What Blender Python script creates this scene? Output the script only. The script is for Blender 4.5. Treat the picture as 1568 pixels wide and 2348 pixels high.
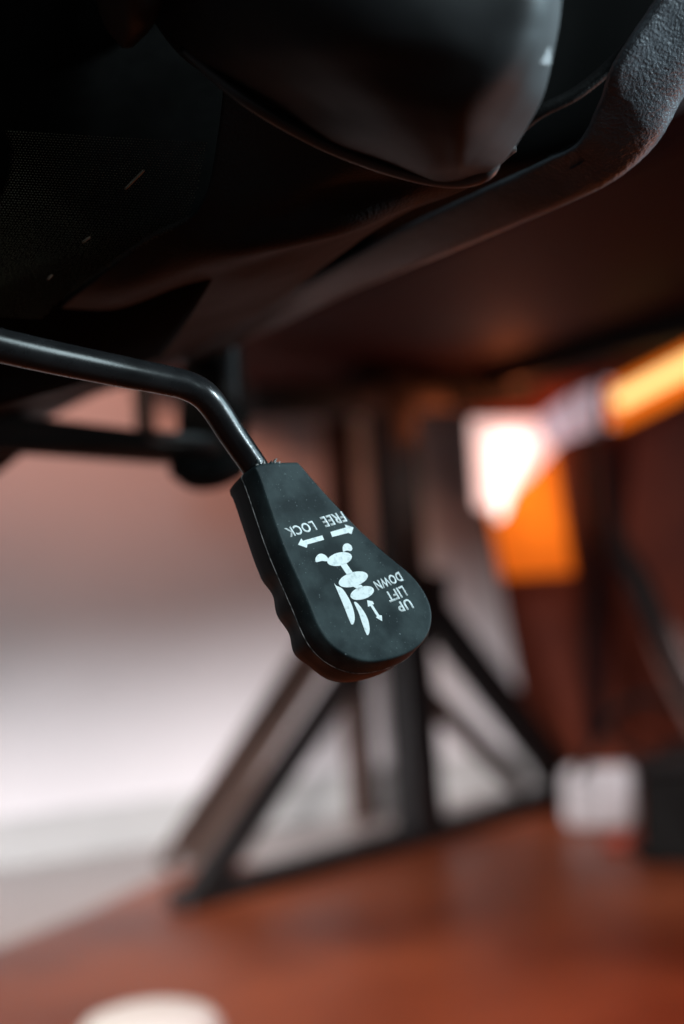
import bpy, bmesh, math, random
from mathutils import Vector, Matrix, noise
random.seed(7)
D = bpy.data
sc = bpy.context.scene
for o in list(D.objects):
    D.objects.remove(o)
C = D.collections.new("scene_objects"); sc.collection.children.link(C)

# ------------------------------------------------------------ camera
CAMP = Vector((0, 0, .40)); PITCH = math.radians(2.74); ROLL = math.radians(4)
F = 50 / 36 * 2348
fwd = Vector((0, math.cos(PITCH), math.sin(PITCH)))
r0 = Vector((1, 0, 0)); u0 = r0.cross(fwd)
RT = r0 * math.cos(ROLL) - u0 * math.sin(ROLL)
UP = r0 * math.sin(ROLL) + u0 * math.cos(ROLL)
cam = D.cameras.new("camera"); co = D.objects.new("camera", cam); C.objects.link(co)
M = Matrix((RT, UP, -fwd)).transposed().to_4x4(); M.translation = CAMP
co.matrix_world = M
cam.lens = 50; cam.sensor_width = 36; cam.sensor_fit = 'AUTO'
cam.clip_start = .02; cam.clip_end = 100
cam.dof.use_dof = True; cam.dof.focus_distance = .448; cam.dof.aperture_fstop = 4.0
cam.dof.aperture_blades = 0
sc.camera = co
# ------------------------------------------------------------ world, lamps, exposure
w = D.worlds.new("World"); sc.world = w; w.use_nodes = True
bg = w.node_tree.nodes['Background']
bg.inputs[0].default_value = (.62, .66, .72, 1); bg.inputs[1].default_value = .12
sc.view_settings.view_transform = 'Standard'; sc.view_settings.look = 'None'
sc.view_settings.exposure = 0; sc.view_settings.gamma = 1

def area(name, loc, target, size, power, col, sy=None, spread=180):
    l = D.lights.new(name, 'AREA'); l.energy = power; l.color = col
    l.spread = math.radians(spread); l.shape = 'RECTANGLE'; l.size = size; l.size_y = sy or size
    o = D.objects.new(name, l); C.objects.link(o); o.location = loc
    o.rotation_euler = (Vector(target) - Vector(loc)).to_track_quat('-Z', 'Y').to_euler()
    return o
area('window_light', (.55, -.60, 1.20), (.03, .45, .42), .45, 2.6, (.74, .94, 1.0), .7, 60)
area('upper_side_light', (.90, .30, .70), (.085, .43, .60), .12, .75, (.74, .92, 1.0), .10, 18)
area('side_fill_light', (.95, .80, .67), (.09, .42, .58), .16, .7, (.62, .88, 1.0), .12, 50)  # added side lamp that brightens the band and the cushion edge
area('room_light', (-1.15, 1.0, .28), (-.38, 2.25, .01), .24, .88, (1.0, .95, .98), .07, 28)
area('low_room_light', (-.85, .95, .28), (.15, 2.5, .03), .20, .85, (1.0, .94, .96), .07, 26)
area('wall_light', (-1.3, .5, 1.3), (-.46, 2.3, .83), .4, 1.2, (1.0, .38, .25), .3, 28)
area('floor_light', (-.9, .2, 1.5), (-.28, 1.35, 0), .4, 2.3, (1.0, .84, .68), .4, 42)
area('warm_light', (.62, 1.0, .12), (.03, .54, .52), .12, .08, (1.0, .28, .10), .12, 40)
area('floor_glow_light', (.95, .75, .62), (.33, 1.15, 0), .25, .9, (1.0, .36, .20), .25, 45)
area('panel_light', (.35, 1.1, .55), (.60, 2.2, .10), .25, 1.0, (.92, .84, .86), .25, 60)

def P(px, py, d):
    return CAMP + RT * ((px - 784) / F * d) + UP * ((1174 - py) / F * d) + fwd * d
def ray(px, py):
    return (RT * ((px - 784) / F) + UP * ((1174 - py) / F) + fwd)
def on_plane(px, py, o, n):
    r = ray(px, py); return CAMP + r * ((o - CAMP).dot(n) / r.dot(n))
def fl(px, py, z=0):
    return on_plane(px, py, Vector((0, 0, z)), Vector((0, 0, 1)))

# ------------------------------------------------------------ materials
def mat(name, col, rough=.5, var=.12, vscale=30, bump=0, bscale=200, metal=0, col2=None, spec=.5,
        coat=0, speck=None, speck_scale=900, voronoi=False, detail=6):
    m = D.materials.new(name); m.use_nodes = True; nt = m.node_tree; N = nt.nodes; L = nt.links
    b = N['Principled BSDF']
    tc = N.new('ShaderNodeTexCoord')
    nz = N.new('ShaderNodeTexNoise'); nz.inputs['Scale'].default_value = vscale; nz.inputs['Detail'].default_value = detail
    L.new(tc.outputs['Object'], nz.inputs['Vector'])
    cr = N.new('ShaderNodeValToRGB')
    c2 = col2 or tuple(min(1, c * (1 + var)) for c in col)
    c1 = col if col2 else tuple(c * (1 - var) for c in col)
    cr.color_ramp.elements[0].position = .35; cr.color_ramp.elements[0].color = (*c1, 1)
    cr.color_ramp.elements[1].position = .65; cr.color_ramp.elements[1].color = (*c2, 1)
    L.new(nz.outputs['Fac'], cr.inputs[0])
    out = cr.outputs[0]
    if speck:
        n2 = N.new('ShaderNodeTexNoise'); n2.inputs['Scale'].default_value = speck_scale; n2.inputs['Detail'].default_value = 3
        L.new(tc.outputs['Object'], n2.inputs['Vector'])
        r2 = N.new('ShaderNodeValToRGB'); r2.color_ramp.elements[0].position = .68; r2.color_ramp.elements[1].position = .80
        L.new(n2.outputs['Fac'], r2.inputs[0])
        mx = N.new('ShaderNodeMixRGB'); mx.inputs[2].default_value = (*speck, 1)
        L.new(r2.outputs[0], mx.inputs[0]); L.new(out, mx.inputs[1]); out = mx.outputs[0]
    L.new(out, b.inputs['Base Color'])
    rr = N.new('ShaderNodeMapRange'); rr.inputs['To Min'].default_value = max(0, rough - .08); rr.inputs['To Max'].default_value = min(1, rough + .08)
    L.new(nz.outputs['Fac'], rr.inputs['Value']); L.new(rr.outputs[0], b.inputs['Roughness'])
    b.inputs['Metallic'].default_value = metal
    b.inputs['Specular IOR Level'].default_value = spec
    b.inputs['Coat Weight'].default_value = coat
    if bump:
        if voronoi:
            n3 = N.new('ShaderNodeTexVoronoi'); n3.inputs['Scale'].default_value = bscale; h = n3.outputs['Distance']
        else:
            n3 = N.new('ShaderNodeTexNoise'); n3.inputs['Scale'].default_value = bscale; n3.inputs['Detail'].default_value = 4; h = n3.outputs['Fac']
        L.new(tc.outputs['Object'], n3.inputs['Vector'])
        bp = N.new('ShaderNodeBump'); bp.inputs['Distance'].default_value = bump; bp.inputs['Strength'].default_value = 1
        L.new(h, bp.inputs['Height']); L.new(bp.outputs[0], b.inputs['Normal'])
    return m
def glow(name, col, s):
    m = D.materials.new(name); m.use_nodes = True
    b = m.node_tree.nodes['Principled BSDF']
    b.inputs['Base Color'].default_value = (*col, 1); b.inputs['Emission Color'].default_value = (*col, 1)
    b.inputs['Emission Strength'].default_value = s; b.inputs['Roughness'].default_value = .4
    return m
m_knob = mat('knob_plastic', (.009, .016, .018), .55, spec=.2, col2=(.032, .046, .048), vscale=95, detail=12, bump=.00006, bscale=1500, speck=(.22, .26, .27), speck_scale=1300)
_r = [n for n in m_knob.node_tree.nodes if n.type == 'VALTORGB'][0]
_r.color_ramp.elements[0].position = .40; _r.color_ramp.elements[1].position = .62
m_knobside = mat('knob_plastic_side', (.008, .0085, .009), .5, .2, 120, bump=.00004, bscale=1500)
m_print = mat('white_print', (.60, .66, .66), .55, vscale=700, col2=(.84, .89, .89), detail=8)
m_print.node_tree.nodes['Color Ramp'].color_ramp.elements[0].position = .30
m_print.node_tree.nodes['Color Ramp'].color_ramp.elements[1].position = .48
m_rod = mat('rod_enamel', (.006, .006, .0065), .27, .3, 90, spec=.34, bump=.00003, bscale=900)
m_flash = mat('mould_flash', (.03, .03, .03), .5, vscale=420, col2=(.42, .40, .38))
m_leather = mat('black_leather', (.0045, .0045, .0047), .58, .2, 40, bump=.00012, bscale=900, voronoi=True, spec=.18)
m_cushion = mat('cushion_leather', (.0095, .0098, .0105), .56, .15, 20, bump=.0001, bscale=260, spec=.13)
m_grain = mat('grained_band', (.024, .028, .033), .44, .25, 60, bump=.00045, bscale=1000, detail=3)
m_fabric = mat('mesh_fabric', (.0016, .0016, .0015), .9, .2, 200, spec=.02)
m_thread = mat('mesh_thread', (.060, .058, .036), .6, .3, 90)
m_steel = mat('dark_steel', (.0045, .005, .0058), .5, .2, 30)
m_bracket = mat('bracket_steel', (.045, .05, .055), .38, .2, 30)
m_void = mat('groove_shade', (.003, .003, .003), .8, .2, 10, spec=.08)  # near-black colour stands in for the deep shade of the groove
m_seam = mat('seam_leather', (.016, .017, .018), .38, .15, 60, spec=.5)
m_staple = mat('staple', (.06, .045, .032), .55, .2, 100, metal=.5)
m_black = mat('black_board', (.006, .006, .006), .75, .2, 10, spec=.2)
m_wall = mat('white_wall', (.80, .77, .78), .85, .03, 3, bump=.0006, bscale=90)
m_skirt = mat('skirting', (.52, .52, .51), .5, .05, 8)
m_pale = mat('pale_floor', (.42, .37, .36), .35, .06, 5)
m_mat = mat('brown_mat', (.14, .030, .012), .40, spec=.26, vscale=2.6, col2=(.35, .095, .042), bump=.0008, bscale=60)
m_desk = mat('desk_wood', (.026, .005, .0038), .7, vscale=5, col2=(.05, .008, .006), spec=.12)
m_panel = mat('red_wood', (.075, .014, .007), .5, vscale=6, col2=(.145, .030, .013), spec=.25)
m_tres2 = mat('brown_timber', (.034, .015, .010), .6, .25, 12)
m_tres3 = mat('grey_brown_timber', (.34, .22, .18), .6, .15, 12)
m_whitep = mat('white_plastic', (.84, .84, .88), .35, .03, 8)
m_redp = mat('red_plastic', (.38, .07, .045), .45, .1, 8)
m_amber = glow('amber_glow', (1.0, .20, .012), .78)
m_sheet = D.materials.new('sun_patch_sheet'); m_sheet.use_nodes = True  # sunlit wood imitated by a translucent sheet with its own emission
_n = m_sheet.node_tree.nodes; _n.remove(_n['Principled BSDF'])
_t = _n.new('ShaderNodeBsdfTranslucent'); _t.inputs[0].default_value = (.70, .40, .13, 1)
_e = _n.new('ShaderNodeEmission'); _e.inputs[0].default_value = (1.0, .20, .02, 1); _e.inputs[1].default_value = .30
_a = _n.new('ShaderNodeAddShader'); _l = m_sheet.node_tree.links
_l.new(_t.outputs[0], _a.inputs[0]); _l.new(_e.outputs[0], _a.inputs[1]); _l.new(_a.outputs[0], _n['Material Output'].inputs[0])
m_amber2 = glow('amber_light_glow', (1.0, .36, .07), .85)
m_hot = glow('white_hot_glow', (1.0, .93, .84), 2.0)  # brightest part of the sun patch, put in as emission
m_pink = glow('pink_patch_glow', (1.0, .66, .60), .95)  # pink edge of the sun patch, put in as emission
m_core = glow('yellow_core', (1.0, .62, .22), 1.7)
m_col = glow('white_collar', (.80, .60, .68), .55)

# ------------------------------------------------------------ helpers
def tag(o, label=None, cat=None, group=None, kind=None):
    if label: o['label'] = label
    if cat: o['category'] = cat
    if group: o['group'] = group
    if kind: o['kind'] = kind
    return o
def empty(name, loc):
    o = D.objects.new(name, None); C.objects.link(o); o.location = loc; o.empty_display_size = .02
    return o
def link(name, me, m, parent=None, smooth=True):
    if m: me.materials.append(m)
    if smooth:
        for p in me.polygons: p.use_smooth = True
    o = D.objects.new(name, me); C.objects.link(o)
    if parent:
        o.parent = parent
        loc = Vector(); q = parent
        while q: loc += q.location; q = q.parent
        o.location = -loc
    return o
def pydata(name, vs, fs, m, parent=None, smooth=True):
    me = D.meshes.new(name); me.from_pydata([tuple(v) for v in vs], [], fs); me.update()
    bm = bmesh.new(); bm.from_mesh(me); bmesh.ops.recalc_face_normals(bm, faces=bm.faces); bm.to_mesh(me); bm.free()
    return link(name, me, m, parent, smooth)
def bevel(o, wd, seg=3):
    b = o.modifiers.new('bevel', 'BEVEL'); b.width = wd; b.segments = seg; b.limit_method = 'ANGLE'; b.angle_limit = math.radians(35)
    b.harden_normals = False
    return o
def bar(name, a, b, wd, th, m, parent=None, side=None, bev=.003, wd2=None):
    a = Vector(a); b = Vector(b); d = (b - a).normalized()
    n = side if side is not None else (CAMP - a)
    s = d.cross(n).normalized(); t = s.cross(d).normalized()
    wd2 = wd if wd2 is None else wd2
    vs = []
    for p, ww in ((a, wd), (b, wd2)):
        for i, j in ((-1, -1), (1, -1), (1, 1), (-1, 1)):
            vs.append(p + s * (i * ww / 2) + t * (j * th / 2))
    fs = [(0, 1, 2, 3), (7, 6, 5, 4), (0, 4, 5, 1), (1, 5, 6, 2), (2, 6, 7, 3), (3, 7, 4, 0)]
    o = pydata(name, vs, fs, m, parent, True)
    return bevel(o, bev)
def cr(p, t):
    n = len(p) - 1; i = min(int(t * n), n - 1); u = t * n - i
    def g(k):
        if k < 0: return p[0] * 2 - p[1]
        if k > n: return p[n] * 2 - p[n - 1]
        return p[k]
    a, b, c, d = g(i - 1), g(i), g(i + 1), g(i + 2)
    return .5 * ((2 * b) + (c - a) * u + (2 * a - 5 * b + 4 * c - d) * u * u + (3 * b - a - 3 * c + d) * u ** 3)
def tube(name, pts, rad, m, parent=None, seg=24, n=60, cap=True):
    pts = [Vector(p) for p in pts]
    rs = rad if isinstance(rad, list) else [rad] * len(pts)
    q = [cr(pts, i / n) for i in range(n + 1)]
    rr = [cr([Vector((r, 0, 0)) for r in rs], i / n).x for i in range(n + 1)]
    vs = []; fs = []
    t0 = (q[1] - q[0]).normalized(); nrm = t0.orthogonal().normalized()
    for i in range(n + 1):
        t = (q[min(i + 1, n)] - q[max(i - 1, 0)]).normalized()
        nrm = (nrm - t * nrm.dot(t)).normalized(); bn = t.cross(nrm)
        for k in range(seg):
            a = 2 * math.pi * k / seg
            vs.append(q[i] + (nrm * math.cos(a) + bn * math.sin(a)) * rr[i])
    for i in range(n):
        for k in range(seg):
            a = i * seg + k; b = i * seg + (k + 1) % seg
            fs.append((a, b, b + seg, a + seg))
    if cap:
        fs.append(tuple(range(seg))[::-1]); fs.append(tuple(n * seg + k for k in range(seg)))
    return pydata(name, vs, fs, m, parent)
def surf(name, rows, nu, nv, m, parent=None, thick=.003, disp=None, px=True):
    R = [[(P(*c) if px else Vector(c)) for c in r] for r in rows]
    vs = []; fs = []
    for i in range(nu + 1):
        u = i / nu
        cols = [cr([R[a][b] for a in range(len(R))], u) for b in range(len(R[0]))]
        for j in range(nv + 1):
            vs.append(cr(cols, j / nv))
    if disp:
        base = list(vs)
        for i in range(nu + 1):
            for j in range(nv + 1):
                k = i * (nv + 1) + j
                a = base[min(i + 1, nu) * (nv + 1) + j] - base[max(i - 1, 0) * (nv + 1) + j]
                b = base[i * (nv + 1) + min(j + 1, nv)] - base[i * (nv + 1) + max(j - 1, 0)]
                nn = a.cross(b).normalized()
                if nn.dot(CAMP - base[k]) < 0: nn = -nn
                vs[k] = base[k] + nn * disp(i / nu, j / nv, base[k])
    for i in range(nu):
        for j in range(nv):
            a = i * (nv + 1) + j
            fs.append((a, a + 1, a + nv + 2, a + nv + 1))
    me = D.meshes.new(name); me.from_pydata([tuple(v) for v in vs], [], fs); me.update()
    k = len(fs) // 2
    if me.polygons[k].normal.dot(CAMP - me.polygons[k].center) < 0:
        me.flip_normals()
    o = link(name, me, m, parent)
    s = o.modifiers.new('solid', 'SOLIDIFY'); s.thickness = thick; s.offset = -1
    return o
def prism(name, poly, nrm, th, m, parent=None, bev=0, smooth=False):
    nrm = nrm.normalized(); n = len(poly)
    vs = [Vector(p) for p in poly] + [Vector(p) - nrm * th for p in poly]
    fs = [tuple(range(n)), tuple(range(2 * n - 1, n - 1, -1))] + [(i, n + i, n + (i + 1) % n, (i + 1) % n) for i in range(n)]
    o = pydata(name, vs, fs, m, parent, smooth)
    if bev: bevel(o, bev)
    return o
def closed(pts, per=6):
    n = len(pts); out = []
    for i in range(n):
        a, b, c, d = pts[i - 1], pts[i], pts[(i + 1) % n], pts[(i + 2) % n]
        for k in range(per):
            u = k / per
            out.append(.5 * ((2 * b) + (c - a) * u + (2 * a - 5 * b + 4 * c - d) * u * u + (3 * b - a - 3 * c + d) * u ** 3))
    return out

# ============================================================ SETTING
Z = Vector((0, 0, 1))
W0 = fl(0, 1992); W1 = fl(1200, 1806)
wu = (W1 - W0).normalized(); wv = Vector((wu.y, -wu.x, 0))      # wv points into the room
def wp(s, t, z): return W0 + wu * s + wv * t + Z * z
pydata('floor', [(-6, -4, 0), (6, -4, 0), (6, 8, 0), (-6, 8, 0)], [(0, 1, 2, 3)], m_pale, None, False)['kind'] = 'structure'
o = prism('wall', [wp(-3, 0, -.05), wp(5, 0, -.05), wp(5, 0, 2.6), wp(-3, 0, 2.6)], wv, .12, m_wall)
tag(o, 'white painted wall behind the desk trestles, lit near the floor', 'wall')
o = prism('skirting_board', [wp(-2.9, .014, 0), wp(4.9, .014, 0), wp(4.9, .014, .075), wp(-2.9, .014, .075)], wv, .013, m_skirt, bev=.003)
tag(o, 'low grey-white skirting board along the foot of the white wall', 'skirting board')
# brown floor mat
e = [fl(-260, 2275), fl(0, 2185), fl(200, 2103), fl(400, 2008), fl(500, 1990), fl(640, 1990), fl(1000, 1925), fl(1290, 1838), fl(1420, 1790)]
poly = [p.copy() for p in e] + [Vector((3.2, 2.9, 0)), Vector((3.2, -1.5, 0)), Vector((-1.3, -1.5, 0))]
for p in poly: p.z = .006
o = prism('floor_mat', poly, Z, .005, m_mat)
tag(o, 'reddish brown floor covering spread under the chair and desk', 'floor mat')

# ============================================================ DESK + TRESTLES
desk = empty('desk', wp(.6, .6, 0)); tag(desk, 'dark red-brown desk board seen from below, above the black trestle', 'desk')
o = prism('desk_top', [wp(.25, .02, .752), wp(3.2, .02, .752), wp(3.2, 2.4, .752), wp(.25, 2.4, .752)], Z, .032, m_desk, desk, .003)
for s in (.75, 1.95):
    bar('rail', wp(s, .06, .70), wp(s, 1.30, .70), .05, .04, m_black, desk, Z)
bar('rail', wp(.5, .30, .69), wp(2.9, .30, .69), .05, .06, m_black, desk, Z)

A = fl(425, 2094); B = fl(1290, 1850)
tn = (B - A).cross(Z).normalized()
def tp(x, y, off=0):
    return on_plane(x, y, A + tn * (-off if tn.dot(CAMP - A) > 0 else off), tn)
tr = empty('trestle', (A + B) / 2); tag(tr, 'black steel trestle with upright and two slanting braces, nearest behind the knob', 'trestle')
side = tn if tn.dot(CAMP - A) > 0 else -tn
def tpost(x, y0, wd, z1, name, m, par, off=0):
    p = tp(x, y0, off); return bar(name, (p.x, p.y, p.z), (p.x, p.y, z1), wd, wd * .6, m, par, side)
tpost(967, 1935, .070, .70, 'post', m_steel, tr)
bar('brace', tp(438, 2078, .002), tp(935, 1345, .002), .036, .026, m_steel, tr, side)
bar('brace', tp(1300, 1800, .002), tp(968, 1372, .002), .058, .03, m_steel, tr, side)
bar('foot_rail', tp(408, 2088), tp(1340, 1818), .046, .045, m_steel, tr, side)
bar('top_rail', tp(560, 925), tp(1060, 912), .045, .04, m_steel, tr, side)
bar('corner_plate', tp(965, 1310, -.003), tp(965, 1400, -.003), .10, .036, m_steel, tr, side)

# second, brown trestle behind
OFF = .24
tr2 = empty('trestle', tp(830, 1850, OFF)); tag(tr2, 'brown timber trestle standing between the black trestle and the white wall', 'trestle')
tpost(838, 1895, .046, .68, 'post', m_tres2, tr2, OFF)
bar('brace', tp(372, 1985, OFF), tp(748, 1410, OFF), .017, .02, m_tres2, tr2, side)
bar('brace_board', tp(430, 1975, OFF + .012), tp(790, 1410, OFF + .012), .050, .014, m_tres3, tr2, side)
bar('brace', tp(1195, 1800, .07), tp(960, 1575, .07), .034, .02, mat('brace_timber', (.06, .03, .022), .6), tr2, side)

# ============================================================ RED WOOD PANEL, LIGHTS, CABLES
def q4(name, pts, d, m, th, parent=None, bev=.004):
    """board through four pixel corners, each with its own distance"""
    c = [P(x, y, dd) for x, y, dd in pts]
    n = (c[1] - c[0]).cross(c[3] - c[0]).normalized()
    if n.dot(CAMP - c[0]) < 0: n = -n
    return prism(name, c, n, th, m, parent, bev)
pn = empty('side_panel', P(1400, 1800, 2.3)); tag(pn, 'leaning red-brown wooden side panel at the right, glowing orange by the sun patch', 'panel')
q4('board', [(1072, 930, 2.30), (1225, 1790, 2.40), (1760, 1700, 2.30), (1700, 760, 2.20)], 0, m_panel, .02, pn)
q4('batten', [(1395, 1000, 2.19), (1330, 1690, 2.26), (1375, 1690, 2.26), (1450, 980, 2.17)], 0, m_desk, .02, pn)
q4('batten', [(1300, 1000, 2.20), (1345, 1720, 2.26), (1362, 1720, 2.26), (1330, 1000, 2.18)], 0, m_desk, .02, pn)

glow_group = empty('sun_patch', P(1190, 1320, 2.2)); tag(glow_group, 'orange sun patch with white-hot upper corner, built as a glowing sheet on the wooden panel', 'sun patch')  # patch of sunlight on the board, made as glowing pieces
q4('sun_patch_sheet', [(1082, 985, 2.14), (1152, 1325, 2.16), (1314, 1315, 2.15), (1264, 1000, 2.13)], 0, m_sheet, .0015, glow_group, 0)
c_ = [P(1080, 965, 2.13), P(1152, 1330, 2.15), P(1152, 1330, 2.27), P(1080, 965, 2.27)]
prism('spill_blocker', c_, (c_[1] - c_[0]).cross(c_[3] - c_[0]), .003, m_black, glow_group)  # edge-on plate added to stop the glow spilling left onto the wall
for x_, y_, e_ in ((1190, 1110, .26), (1250, 1200, .10), (1180, 925, .38)):  # hidden point lights added behind the sheet; the last reddens the desk underside
    bl = D.lights.new('patch_glow_light', 'POINT'); bl.energy = e_; bl.color = (1.0, .66, .36) if y_ > 950 else (1.0, .22, .07); bl.shadow_soft_size = .02
    bo = D.objects.new('patch_glow_light', bl); C.objects.link(bo); bo.location = P(x_, y_, 2.20)
q4('sun_patch_rim', [(1078, 962, 2.12), (1092, 1165, 2.13), (1130, 1170, 2.13), (1215, 1095, 2.125), (1290, 1010, 2.12), (1262, 960, 2.11)], 0, m_pink, .012, glow_group, .006)  # pink border of the sun patch, a glowing plate
q4('sun_patch_core', [(1126, 1000, 2.10), (1138, 1195, 2.11), (1156, 1180, 2.11), (1188, 1085, 2.10), (1214, 1012, 2.10), (1185, 996, 2.10)], 0, m_hot, .010, glow_group, .006)  # white-hot part of the sun patch, a glowing plate
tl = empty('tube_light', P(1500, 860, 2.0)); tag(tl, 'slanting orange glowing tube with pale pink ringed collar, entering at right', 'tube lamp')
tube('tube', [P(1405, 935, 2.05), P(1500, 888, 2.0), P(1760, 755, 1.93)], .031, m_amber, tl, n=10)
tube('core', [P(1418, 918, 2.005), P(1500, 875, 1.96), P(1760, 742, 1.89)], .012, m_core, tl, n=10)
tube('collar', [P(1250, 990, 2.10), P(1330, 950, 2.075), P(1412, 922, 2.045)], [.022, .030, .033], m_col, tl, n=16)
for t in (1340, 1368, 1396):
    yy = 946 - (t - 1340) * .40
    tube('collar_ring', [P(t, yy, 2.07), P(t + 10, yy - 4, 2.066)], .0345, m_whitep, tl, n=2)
o = tube('cable', [P(1375, 860, 2.0), P(1385, 1100, 2.0), P(1415, 1240, 1.98), P(1470, 1350, 1.95), P(1540, 1510, 1.93), P(1640, 1700, 1.9)], [.006, .009, .014, .018, .015, .012], m_black, n=50)
tag(o, 'thick black cable sagging in front of the red-brown panel', 'cable')
o = tube('pale_hose', [P(1455, 1290, 2.02), P(1490, 1390, 2.0), P(1550, 1530, 1.98), P(1660, 1740, 1.95)], [.002, .014, .022, .022], mat('pale_hose', (.72, .56, .52), .6), n=40)
tag(o, 'pale pinkish hose running down beside the black cable at the right edge', 'hose')

def cable(pts, rad, label, m=None):
    o_ = tube('cable', [P(*p) for p in pts], rad, m or m_black, n=44, seg=12)
    tag(o_, label, 'cable')
cable([(1600, 1640, 2.02), (1480, 1600, 2.03), (1395, 1650, 2.05), (1350, 1730, 2.06), (1330, 1775, 2.08)], .007, 'thin dark cable looping down into the top of the white adapter')
cable([(1345, 980, 2.14), (1362, 1300, 2.13), (1350, 1500, 2.13), (1400, 1680, 2.12), (1500, 1745, 2.0), (1640, 1760, 1.95)], .006, 'thin dark cable hanging from under the tube lamp down to the black box')
cable([(1440, 1925, 1.97), (1500, 1990, 1.84), (1580, 2012, 1.80), (1680, 1990, 1.78)], .008, 'dark cable lying on the floor from the red plug past the black box')
# white adapter box on the floor by the trestle's right foot
bx = empty('power_adapter', P(1372, 1900, 2.28)); tag(bx, 'white square power adapter box beside the right foot of the trestle', 'adapter')
q4('case', [(1285, 1768, 2.10), (1290, 1903, 2.11), (1458, 1908, 2.08), (1448, 1764, 2.07)], 0, m_whitep, .04, bx, .014)
q4('lid_edge', [(1368, 1776, 2.080), (1370, 1898, 2.092), (1378, 1898, 2.092), (1376, 1776, 2.080)], 0, m_skirt, .002, bx, .0005)
for k_ in range(3):
    q4('slot', [(1310, 1800 + k_ * 30, 2.082), (1310, 1808 + k_ * 30, 2.082), (1352, 1808 + k_ * 30, 2.078), (1352, 1800 + k_ * 30, 2.078)], 0, m_skirt, .002, bx, .0004)
bk = empty('black_box', fl(1540, 1995)); tag(bk, 'low black box standing behind the white adapter at the right edge', 'box')
q4('case', [(1462, 1775, 1.86), (1466, 1978, 1.84), (1660, 2005, 1.80), (1656, 1760, 1.80)], 0, m_black, .16, bk, .01)
q4('lid', [(1455, 1745, 1.85), (1457, 1778, 1.85), (1664, 1768, 1.79), (1664, 1730, 1.79)], 0, m_steel, .18, bk, .006)
o = tube('red_plug', [P(1395, 1930, 1.98), P(1430, 1938, 1.96), P(1475, 1932, 1.95)], [.014, .019, .013], m_redp, n=12)
tag(o, 'small dull red plug lying just below the white adapter', 'plug')

# white rounded tub at the bottom edge
c0 = fl(350, 2450); c0.z = .006
tubo = empty('white_tub', c0); tag(tubo, 'white rounded plastic tub on the brown floor at the bottom edge', 'tub')
vs = []; fs = []; prof = [(.058, 0), (.061, .004), (.063, .018), (.060, .030), (.053, .038), (.04, .0425), (.02, .0445), (.0005, .0448)]
S = 64
for r, z in prof:
    for k in range(S):
        a = 2 * math.pi * k / S; vs.append(c0 + Vector((r * math.cos(a), r * .85 * math.sin(a), z)))
for i in range(len(prof) - 1):
    for k in range(S):
        fs.append((i * S + k, i * S + (k + 1) % S, (i + 1) * S + (k + 1) % S, (i + 1) * S + k))
fs.append(tuple(range(S))); pydata('body', vs, fs, m_whitep, tubo)

# ============================================================ CHAIR
ch = empty('office_chair', Vector((-.15, .75, 0)))
tag(ch, 'black leather office chair seen from below, with printed adjustment lever', 'office chair')

# mesh fabric under the seat
def fab(u, v, p): return .004 * math.sin(u * 5 + v * 3)
surf('underside_fabric', [
    [(-260, -260, .40), (100, -260, .40), (450, -260, .41), (800, -260, .43)],
    [(-260, 150, .43), (100, 150, .435), (400, 150, .445), (720, 150, .455)],
    [(-260, 450, .46), (50, 450, .465), (300, 430, .47), (620, 400, .48)],
    [(-260, 700, .50), (0, 700, .505), (200, 680, .51), (480, 640, .51)],
    [(-260, 960, .56), (-100, 950, .56), (60, 900, .57), (360, 800, .58)]], 40, 40, m_fabric, ch, .002, fab)
# weave of the fabric: a grid of small threads, one object
vs = []; fs = []
def fabpt(a, b):
    x = -60 + a * 640; y = 260 + b * 520
    d = .445 + (y - 260) * .000125
    return P(x, y, d - .0045)
NA, NB = 90, 74
BND = [(200, 485), (300, 475), (400, 455), (480, 430), (560, 300), (680, 140), (760, 60)]
for j in range(NB):
    for i in range(NA):
        a = (i + (.5 if j % 2 else 0)) / NA; b = j / NB
        x = -60 + a * 640; y = 300 + b * 430
        lim = 0
        for (ya, xa), (yb, xb) in zip(BND, BND[1:]):
            if ya <= y <= yb: lim = xa + (xb - xa) * (y - ya) / (yb - ya)
        if x > lim: continue
        d = .4405 + (y - 260) * .00013
        k = len(vs)
        cx = x + random.uniform(-.8, .8); cy = y + (x * .06) + random.uniform(-.5, .5)
        for dx, dy, dd in ((-2.0, 0, 0), (0, -1.3, 0), (2.0, 0, 0), (0, 1.3, 0), (0, 0, -.0006)):
            vs.append(P(cx + dx, cy + dy, d + dd))
        fs += [(k, k + 1, k + 4), (k + 1, k + 2, k + 4), (k + 2, k + 3, k + 4), (k + 3, k, k + 4)]
o = pydata('fabric_weave', vs, fs, m_thread, ch, False); o['kind'] = 'stuff'

def wr(u, v, p):
    g = math.exp(-((v - .62) / .22) ** 2) * math.exp(-((u - .18) / .22) ** 2)
    return .0030 * g * math.sin(30 * u + 9 * v) + .0010 * noise.noise(p * 25) + .0002 * noise.noise(p * 90)
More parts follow.
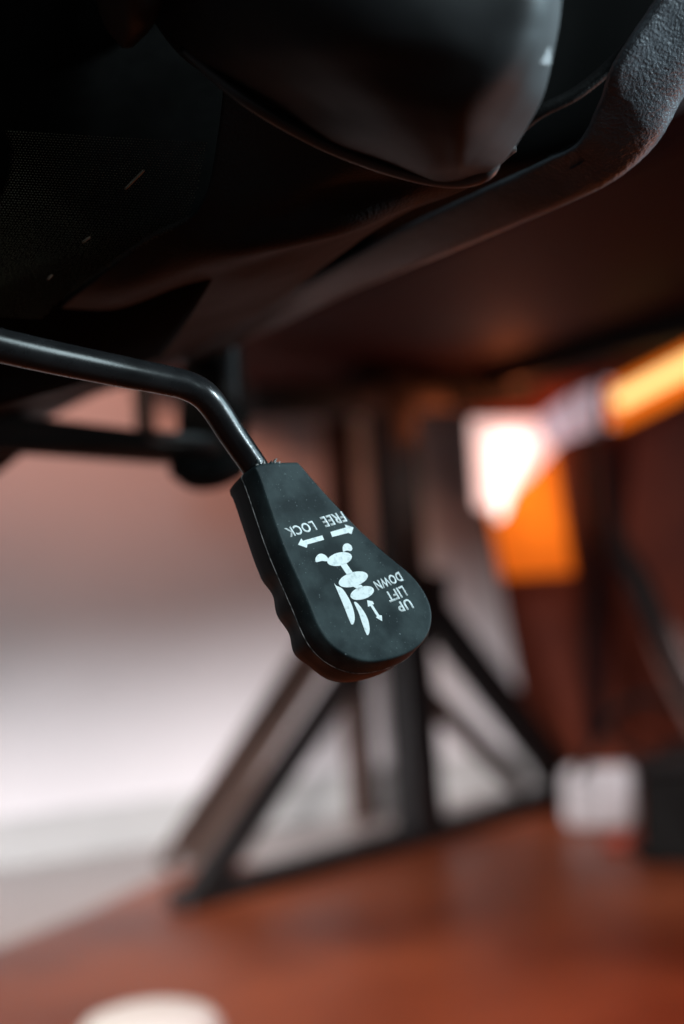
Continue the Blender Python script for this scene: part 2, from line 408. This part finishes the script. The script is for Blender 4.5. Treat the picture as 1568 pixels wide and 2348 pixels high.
# leather wrap: rows run from the top (near) to the lower left (far), columns from the fabric edge to the rim
surf('leather_cover', [
    [(520, 60, .425), (700, 100, .42), (900, 200, .42), (1080, 300, .43), (1185, 350, .445)],
    [(500, 300, .450), (650, 340, .45), (820, 370, .45), (1000, 400, .455), (1085, 426, .468)],
    [(455, 480, .468), (560, 490, .468), (690, 500, .468), (820, 510, .475), (925, 490, .492)],
    [(325, 560, .480), (430, 590, .482), (540, 600, .488), (650, 600, .502), (765, 595, .530)],
    [(170, 680, .505), (290, 690, .51), (400, 690, .53), (520, 690, .55), (640, 690, .59)],
    [(60, 790, .56), (170, 800, .58), (280, 800, .60), (390, 790, .64), (510, 768, .70)],
    [(-120, 900, .62), (30, 905, .65), (150, 900, .68), (270, 880, .72), (350, 862, .80)],
    [(-260, 920, .66), (-60, 930, .72), (70, 935, .76), (150, 925, .80), (235, 900, .86)],
    [(-300, 980, .68), (-100, 990, .76), (10, 985, .80), (80, 970, .84), (140, 945, .90)]], 110, 70, m_leather, ch, .003, wr)

# groove body between cushion and band (seat pan side)
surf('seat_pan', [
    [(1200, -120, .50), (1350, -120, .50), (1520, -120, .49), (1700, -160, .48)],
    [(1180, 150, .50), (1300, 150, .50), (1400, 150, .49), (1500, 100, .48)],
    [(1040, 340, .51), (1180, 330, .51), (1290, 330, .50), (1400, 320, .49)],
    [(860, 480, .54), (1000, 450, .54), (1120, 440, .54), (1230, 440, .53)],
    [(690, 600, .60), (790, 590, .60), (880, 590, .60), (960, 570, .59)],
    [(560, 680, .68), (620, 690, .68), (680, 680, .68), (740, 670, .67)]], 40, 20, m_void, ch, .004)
# piping inside the groove that catches some light
tube('piping', [P(1560, -60, .46), P(1480, 60, .46), P(1400, 150, .47), P(1320, 215, .475), P(1230, 262, .48), P(1150, 330, .49)], .0022, m_leather, ch, n=40)

# grained band round the seat
def gr(u, v, p): return .00012 * noise.noise(p * 320) + .00012 * noise.noise(p * 700)
surf('grained_band', [
    [(1590, -140, 0.4190), (1602, -135, 0.4160), (1643, -117, 0.4192), (1706, -51, 0.4252), (1746, 8, 0.4296), (1760, 30, 0.4355)],
    [(1500, 0, 0.4290), (1511, 7, 0.4260), (1548, 32, 0.4292), (1604, 83, 0.4352), (1630, 103, 0.4396), (1640, 110, 0.4455)],
    [(1405, 145, 0.4390), (1417, 151, 0.4360), (1458, 172, 0.4392), (1525, 207, 0.4452), (1555, 220, 0.4496), (1566, 225, 0.4555)],
    [(1376, 225, 0.4492), (1385, 233, 0.4462), (1418, 262, 0.4488), (1474, 302, 0.4538), (1502, 317, 0.4576), (1512, 322, 0.4631)],
    [(1325, 325, 0.4626), (1333, 330, 0.4596), (1362, 346, 0.4610), (1408, 372, 0.4640), (1432, 387, 0.4666), (1440, 392, 0.4713)],
    [(1235, 372, 0.4769), (1245, 378, 0.4739), (1278, 396, 0.4744), (1329, 426, 0.4759), (1353, 436, 0.4776), (1362, 440, 0.4817)],
    [(1090, 440, 0.5000), (1100, 447, 0.4970), (1132, 472, 0.4972), (1184, 500, 0.4982), (1207, 502, 0.4996), (1215, 503, 0.5035)],
    [(900, 532, 0.5450), (910, 539, 0.5420), (942, 561, 0.5422), (988, 585, 0.5432), (1012, 585, 0.5446), (1020, 585, 0.5485)],
    [(712, 640, 0.6150), (720, 644, 0.6120), (748, 656, 0.6122), (805, 666, 0.6132), (838, 656, 0.6146), (850, 652, 0.6185)],
    [(590, 695, 0.6850), (597, 700, 0.6820), (622, 716, 0.6822), (668, 733, 0.6832), (692, 720, 0.6846), (700, 715, 0.6885)],
    [(440, 770, 0.7850), (447, 776, 0.7820), (472, 796, 0.7822), (513, 803, 0.7832), (533, 790, 0.7846), (540, 785, 0.7885)],
    [(320, 828, 0.8550), (327, 831, 0.8520), (351, 840, 0.8522), (373, 849, 0.8532), (393, 839, 0.8546), (400, 836, 0.8585)]], 260, 36, m_grain, ch, .006, gr)

# bulging cushion lobe
def cu(u, v, p): return .0018 * noise.noise(p * 18) - .0010 * math.exp(-((v - .35 - .3 * u) / .07) ** 2) * math.sin(math.pi * min(1, u)) + .0005 * noise.noise(p * 60)
surf('cushion', [
    [(250, -260, .43), (450, -260, .38), (800, -260, .345), (1100, -260, .35), (1240, -260, .37), (1300, -260, .42)],
    [(300, -60, .43), (500, -60, .38), (800, -60, .345), (1120, -60, .347), (1250, -60, .354), (1296, -60, .385)],
    [(390, 110, .43), (560, 90, .385), (820, 80, .35), (1110, 80, .350), (1235, 80, .358), (1284, 84, .385)],
    [(500, 195, .43), (640, 180, .39), (850, 170, .36), (1090, 180, .356), (1200, 190, .366), (1248, 220, .395)],
    [(610, 262, .43), (720, 250, .40), (880, 250, .37), (1050, 270, .366), (1150, 280, .380), (1196, 315, .41)],
    [(740, 332, .435), (800, 325, .41), (910, 325, .385), (1030, 340, .380), (1110, 340, .390), (1160, 362, .415)],
    [(860, 378, .44), (900, 372, .425), (960, 380, .405), (1030, 388, .400), (1080, 385, .405), (1128, 388, .42)],
    [(940, 402, .45), (970, 405, .44), (1000, 410, .43), (1030, 412, .43), (1062, 409, .43), (1100, 400, .44)]], 90, 90, m_cushion, ch, .004, cu)
# piping seam along the cushion's lower edge
tube('cushion_seam', [P(420, 110, .425), P(560, 225, .42), P(720, 318, .424), P(860, 375, .428), P(980, 408, .432), P(1060, 408, .432), P(1115, 388, .428), P(1148, 366, .425)],
     [.0018, .0022, .0022, .0022, .0022, .0030, .0032, .0006], m_seam, ch, n=80)
# small bright tab on the cushion's side
prism('stitch_tab', [P(1222, 108, .371), P(1262, 108, .378), P(1262, 150, .378), P(1225, 145, .371)], CAMP - P(1240, 130, .37), .0015, mat('tab', (.03, .03, .032), .6), ch, .0006)
# second lobe at the top left
surf('cushion_fold', [
    [(190, -160, .40), (250, -160, .385), (330, -160, .38), (420, -160, .40)],
    [(215, -20, .41), (260, -20, .395), (320, -20, .39), (385, -20, .41)],
    [(240, 60, .42), (270, 60, .41), (305, 60, .405), (350, 60, .42)],
    [(278, 108, .43), (285, 110, .425), (295, 110, .425), (305, 108, .43)]], 20, 16, mat('fold_leather', (.020, .018, .016), .7, spec=.1), ch, .003)
# staples holding the fabric
for (x0, y0, x1, y1, d) in ((288, 432, 328, 392, .4475), (190, 555, 204, 545, .462), (110, 640, 118, 632, .474)):
    a = P(x0, y0, d); b = P(x1, y1, d)
    k = (CAMP - a).normalized() * .001
    tube('staple', [a - k * 2, a + k * .3, a + (b - a) * .08 + k, b + (a - b) * .08 + k, b + k * .3, b - k * 2], .00045, m_staple, ch, seg=8, n=24)

# arm bracket and flat bar of the mechanism
q4('mechanism_bar', [(-120, 930, .76), (-120, 1040, .76), (70, 1042, .77), (400, 1066, .80), (510, 1040, .80), (505, 1000, .80), (330, 985, .79)], 0, mat('bar_steel', (.042, .040, .037), .5), .012, ch, .004)
q4('bar_lip', [(330, 982, .775), (335, 1003, .775), (500, 1030, .785), (502, 998, .785)], 0, m_bracket, .008, ch, .003)
q4('bracket', [(415, 800, .82), (395, 1080, .83), (545, 1085, .83), (560, 960, .82), (540, 770, .81), (500, 765, .81)], 0, m_black, .02, ch, .006)
q4('bracket_face', [(505, 775, .795), (515, 905, .80), (548, 930, .80), (537, 770, .795)], 0, m_bracket, .006, ch, .002)
tube('glide', [P(405, 1072, .80), P(450, 1085, .79), P(500, 1080, .79), P(545, 1070, .80)], [.006, .0095, .0095, .007], m_black, ch, n=20)
bar('gas_strut', P(318, 760, .98), P(335, 1010, 1.0), .014, .014, m_tres2, ch)
q4('bracket_wing', [(-140, 1020, .78), (-140, 1180, .80), (0, 1085, .79), (60, 1042, .78)], 0, m_steel, .01, ch, .004)

# ------------------------------------------------------------ lever: rod > handle and its print
KD = .452
kn = (RT * .45 + UP * .396 - fwd * .80).normalized()
KO = P(790, 1290, KD)
def kp(x, y, dep=0): return on_plane(x, y, KO, kn) - kn * dep
def z1(x, y): return (487.1 + x * .3655, 1002.9 + y * .3655)
def z2(x, y): return (601.7 + x * .25584, 1117.5 + y * .25584)

end = kp(640, 1085, .0085)
r_pts = [P(-160, 757, .425), P(-40, 783, .428), P(100, 815, .432), P(260, 848, .438), P(380, 872, .444), P(428, 884, .447), P(466, 905, .449), P(496, 940, .452), P(528, 990, .455), P(575, 1058, .459), P(602, 1100, .461)]
rod = tube('lever_rod', r_pts, [.0052, .0052, .0051, .0049, .0047, .0047, .0047, .0046, .0045, .0044, .0044], m_rod, ch, seg=40, n=160)

outl = [(268, 188), (300, 167), (430, 158), (520, 156), (545, 165), (620, 250), (700, 342), (800, 450), (900, 556), (1000, 650), (1080, 722), (1150, 780),
        (1225, 842), (1285, 905), (1335, 980), (1365, 1050), (1376, 1120), (1368, 1190), (1340, 1255), (1290, 1312), (1210, 1358), (1110, 1390), (1010, 1405),
        (920, 1395), (830, 1358), (755, 1305), (695, 1235), (650, 1150), (600, 1030), (545, 905), (485, 770), (428, 630), (372, 470), (325, 330), (285, 220)]
O2 = closed([Vector((*z1(*p), 0)) for p in outl], 8)
# local 2-D frame of the knob plane
ka = (kp(900, 1500) - kp(645, 1070)).normalized(); kb = kn.cross(ka).normalized()
kc = kp(790, 1290)
L2 = [((kp(p.x, p.y) - kc).dot(ka), (kp(p.x, p.y) - kc).dot(kb)) for p in O2]
# resample evenly
def resample(pl, n):
    m = len(pl); seg = [math.dist(pl[i], pl[(i + 1) % m]) for i in range(m)]; tot = sum(seg); out = []; i = 0; acc = 0
    for k in range(n):
        t = tot * k / n
        while acc + seg[i] < t: acc += seg[i]; i += 1
        f = (t - acc) / seg[i]; a = pl[i]; b = pl[(i + 1) % m]
        out.append((a[0] + (b[0] - a[0]) * f, a[1] + (b[1] - a[1]) * f))
    return out
NK = 320
L2 = resample(L2, NK)
area2 = sum(L2[i][0] * L2[(i + 1) % NK][1] - L2[(i + 1) % NK][0] * L2[i][1] for i in range(NK))
sg = 1 if area2 > 0 else -1
nor = []
for i in range(NK):
    a = L2[(i - 3) % NK]; b = L2[(i + 3) % NK]; t = (b[0] - a[0], b[1] - a[1]); l = math.hypot(*t)
    nor.append((t[1] / l * sg, -t[0] / l * sg))
for _ in range(6):
    nor = [((nor[i - 1][0] + nor[i][0] * 2 + nor[(i + 1) % NK][0]) / 4, (nor[i - 1][1] + nor[i][1] * 2 + nor[(i + 1) % NK][1]) / 4) for i in range(NK)]
def ring(off, dep, fn=None):
    out = []
    for i in range(NK):
        o_ = off + (fn(i) if fn else 0)
        x = L2[i][0] + nor[i][0] * o_; y = L2[i][1] + nor[i][1] * o_
        out.append(kc + ka * x + kb * y - kn * dep)
    return out
def ringbody(name, rings, m, parent, capf=True, capb=True):
    vs = []; fs = []
    for r in rings: vs += r
    for i in range(len(rings) - 1):
        for k in range(NK):
            fs.append((i * NK + k, i * NK + (k + 1) % NK, (i + 1) * NK + (k + 1) % NK, (i + 1) * NK + k))
    if capf: fs.append(tuple(range(NK)))
    if capb: fs.append(tuple((len(rings) - 1) * NK + k for k in range(NK)))
    return pydata(name, vs, fs, m, parent)
front = [ring(-.0010, 0), ring(-.0007, .00001), ring(-.0003, .00008), ring(-.00005, .00025), ring(.00012, .0006), ring(.0003, .0013), ring(.0007, .004), ring(.0012, .0078), ring(.0011, .0084), ring(.0006, .0086)]
h = ringbody('handle', front, m_knob, rod)
for p in h.data.polygons:
    if abs(p.normal.dot(kn)) > .999: p.use_smooth = True
# mould line
ringbody('mould_line', [ring(.0010, .0084), ring(.00132, .00848), ring(.00134, .00858), ring(.0010, .0088)], m_flash, rod, False, False)
def sc_fn(i):
    x = L2[i][0]; side_ = L2[i][1] * nor[i][1]
    # finger grips run along both long sides towards the round end
    if x < -.0104: return 0
    k = min(1, abs(nor[i][1])) ** 3
    return -.0015 * k * (.5 + .5 * math.cos(2 * math.pi * (x + .0037) / .0135))
def scd(s): return lambda i: sc_fn(i) * s
back = [ring(.0004, .0086), ring(.0010, .0089), ring(.0011, .0095, scd(.2)), ring(.0012, .012, scd(.8)), ring(.0012, .0150, scd(1)), ring(.0010, .0188, scd(1)), ring(-.0004, .0212, scd(1)), ring(-.0030, .0221, scd(.6))]
ringbody('handle_back', back, m_knobside, rod)
# ragged flash where the rod enters
for i in range(14):
    a = kp(*z1(300 + i * 11 + random.uniform(-4, 4), 158 + random.uniform(-8, 4)), .0010 + random.uniform(0, .003))
    b = a + RT * random.uniform(-.0014, .0014) + UP * random.uniform(.0003, .0018)
    tube('flash_burr', [a, (a + b) / 2 + RT * random.uniform(-.0004, .0004), b], [.0006, .0005, .0001], m_flash if i % 3 == 0 else m_knob, rod, seg=6, n=4)

# print
def mark(name, pts, smooth=False, per=5):
    v = [Vector((*z2(*p), 0)) for p in pts]
    if smooth: v = closed(v, per)
    return prism(name, [kp(p.x, p.y, -.00006) for p in v], kn, .00008, m_print, rod)
def ell(cx, cy, a, b, deg, n=40):
    r = math.radians(deg)
    return [(cx + a * math.cos(t) * math.cos(r) - b * math.sin(t) * math.sin(r), cy + a * math.cos(t) * math.sin(r) + b * math.sin(t) * math.cos(r)) for t in [2 * math.pi * k / n for k in range(n)]]
mark('printed_arrow', [(535, 430), (551, 470), (402, 512), (396, 542), (318, 514), (347, 458), (362, 479)])
mark('printed_arrow', [(607, 400), (625, 445), (768, 408), (797, 420), (815, 360), (737, 333), (746, 360)])
mark('printed_dot', [(720, 530), (735, 508), (765, 503), (795, 522), (804, 552), (792, 569), (755, 567), (726, 577), (718, 555)], True)
mark('printed_dot', [(478, 628), (500, 602), (530, 595), (565, 610), (588, 642), (578, 662), (530, 660), (484, 671), (473, 655)], True)
mark('printed_backrest', ell(690, 643, 113, 58, -14))
mark('printed_column', [(698, 698), (748, 676), (810, 765), (762, 792)])
mark('printed_seat', ell(813, 825, 135, 63, -17))
mark('printed_column', [(810, 888), (882, 872), (905, 895), (838, 945), (842, 906)])
mark('printed_base', ell(893, 947, 109, 56, -17))
mark('printed_leg', [(644, 864), (662, 882), (716, 910), (770, 990), (808, 1075), (825, 1155), (820, 1212), (801, 1230), (782, 1200), (722, 1050), (680, 950)], True)
mark('printed_leg', [(820, 1034), (848, 1036), (900, 1100), (943, 1180), (960, 1270), (950, 1318), (930, 1314), (890, 1210), (860, 1120)], True)
mark('printed_double_arrow', [(937, 1012), (986, 1021), (1000, 1046), (984, 1051), (1046, 1145), (1068, 1148), (1073, 1200), (1015, 1166), (1026, 1157), (968, 1064), (944, 1070)])

def word(txt, b0, b1, up, bold=.012):
    cu_ = D.curves.new('w', 'FONT'); cu_.body = txt; cu_.size = 1; cu_.offset = bold; cu_.resolution_u = 6; cu_.space_character = 1.10
    t = D.objects.new('w', cu_); C.objects.link(t)
    dg = bpy.context.evaluated_depsgraph_get(); dg.update()
    me = D.meshes.new_from_object(t.evaluated_get(dg))
    D.objects.remove(t)
    xs = [v.co.x for v in me.vertices]; ys = [v.co.y for v in me.vertices]
    x0, x1, y0, y1 = min(xs), max(xs), min(ys), max(ys)
    for v in me.vertices:
        s = (v.co.x - x0) / (x1 - x0); q = (v.co.y - y0) / (y1 - y0)
        zx = b0[0] + (b1[0] - b0[0]) * s + up[0] * q; zy = b0[1] + (b1[1] - b0[1]) * s + up[1] * q
        v.co = kp(*z2(zx, zy), -.00006)
    me.name = 'printed_word'
    bm = bmesh.new(); bm.from_mesh(me)
    bmesh.ops.dissolve_limit(bm, angle_limit=.001, verts=bm.verts, edges=bm.edges)
    for f in bm.faces:
        if f.normal.dot(kn) < 0: f.normal_flip()
    bm.to_mesh(me); bm.free()
    o_ = link('printed_word', me, m_print, rod, False)
    s_ = o_.modifiers.new('solid', 'SOLIDIFY'); s_.thickness = .00005; s_.offset = -1
    return o_
word('LOCK', (443, 298), (192, 368), (50, 82), .026)
word('FREE', (706, 215), (511, 270), (56, 88), .028)
word('DOWN', (1218, 755), (988, 845), (48, 80), .028)
word('LIFT', (1250, 880), (1090, 944), (53, 88), .026)
word('UP', (1310, 995), (1186, 1035), (50, 85), .026)
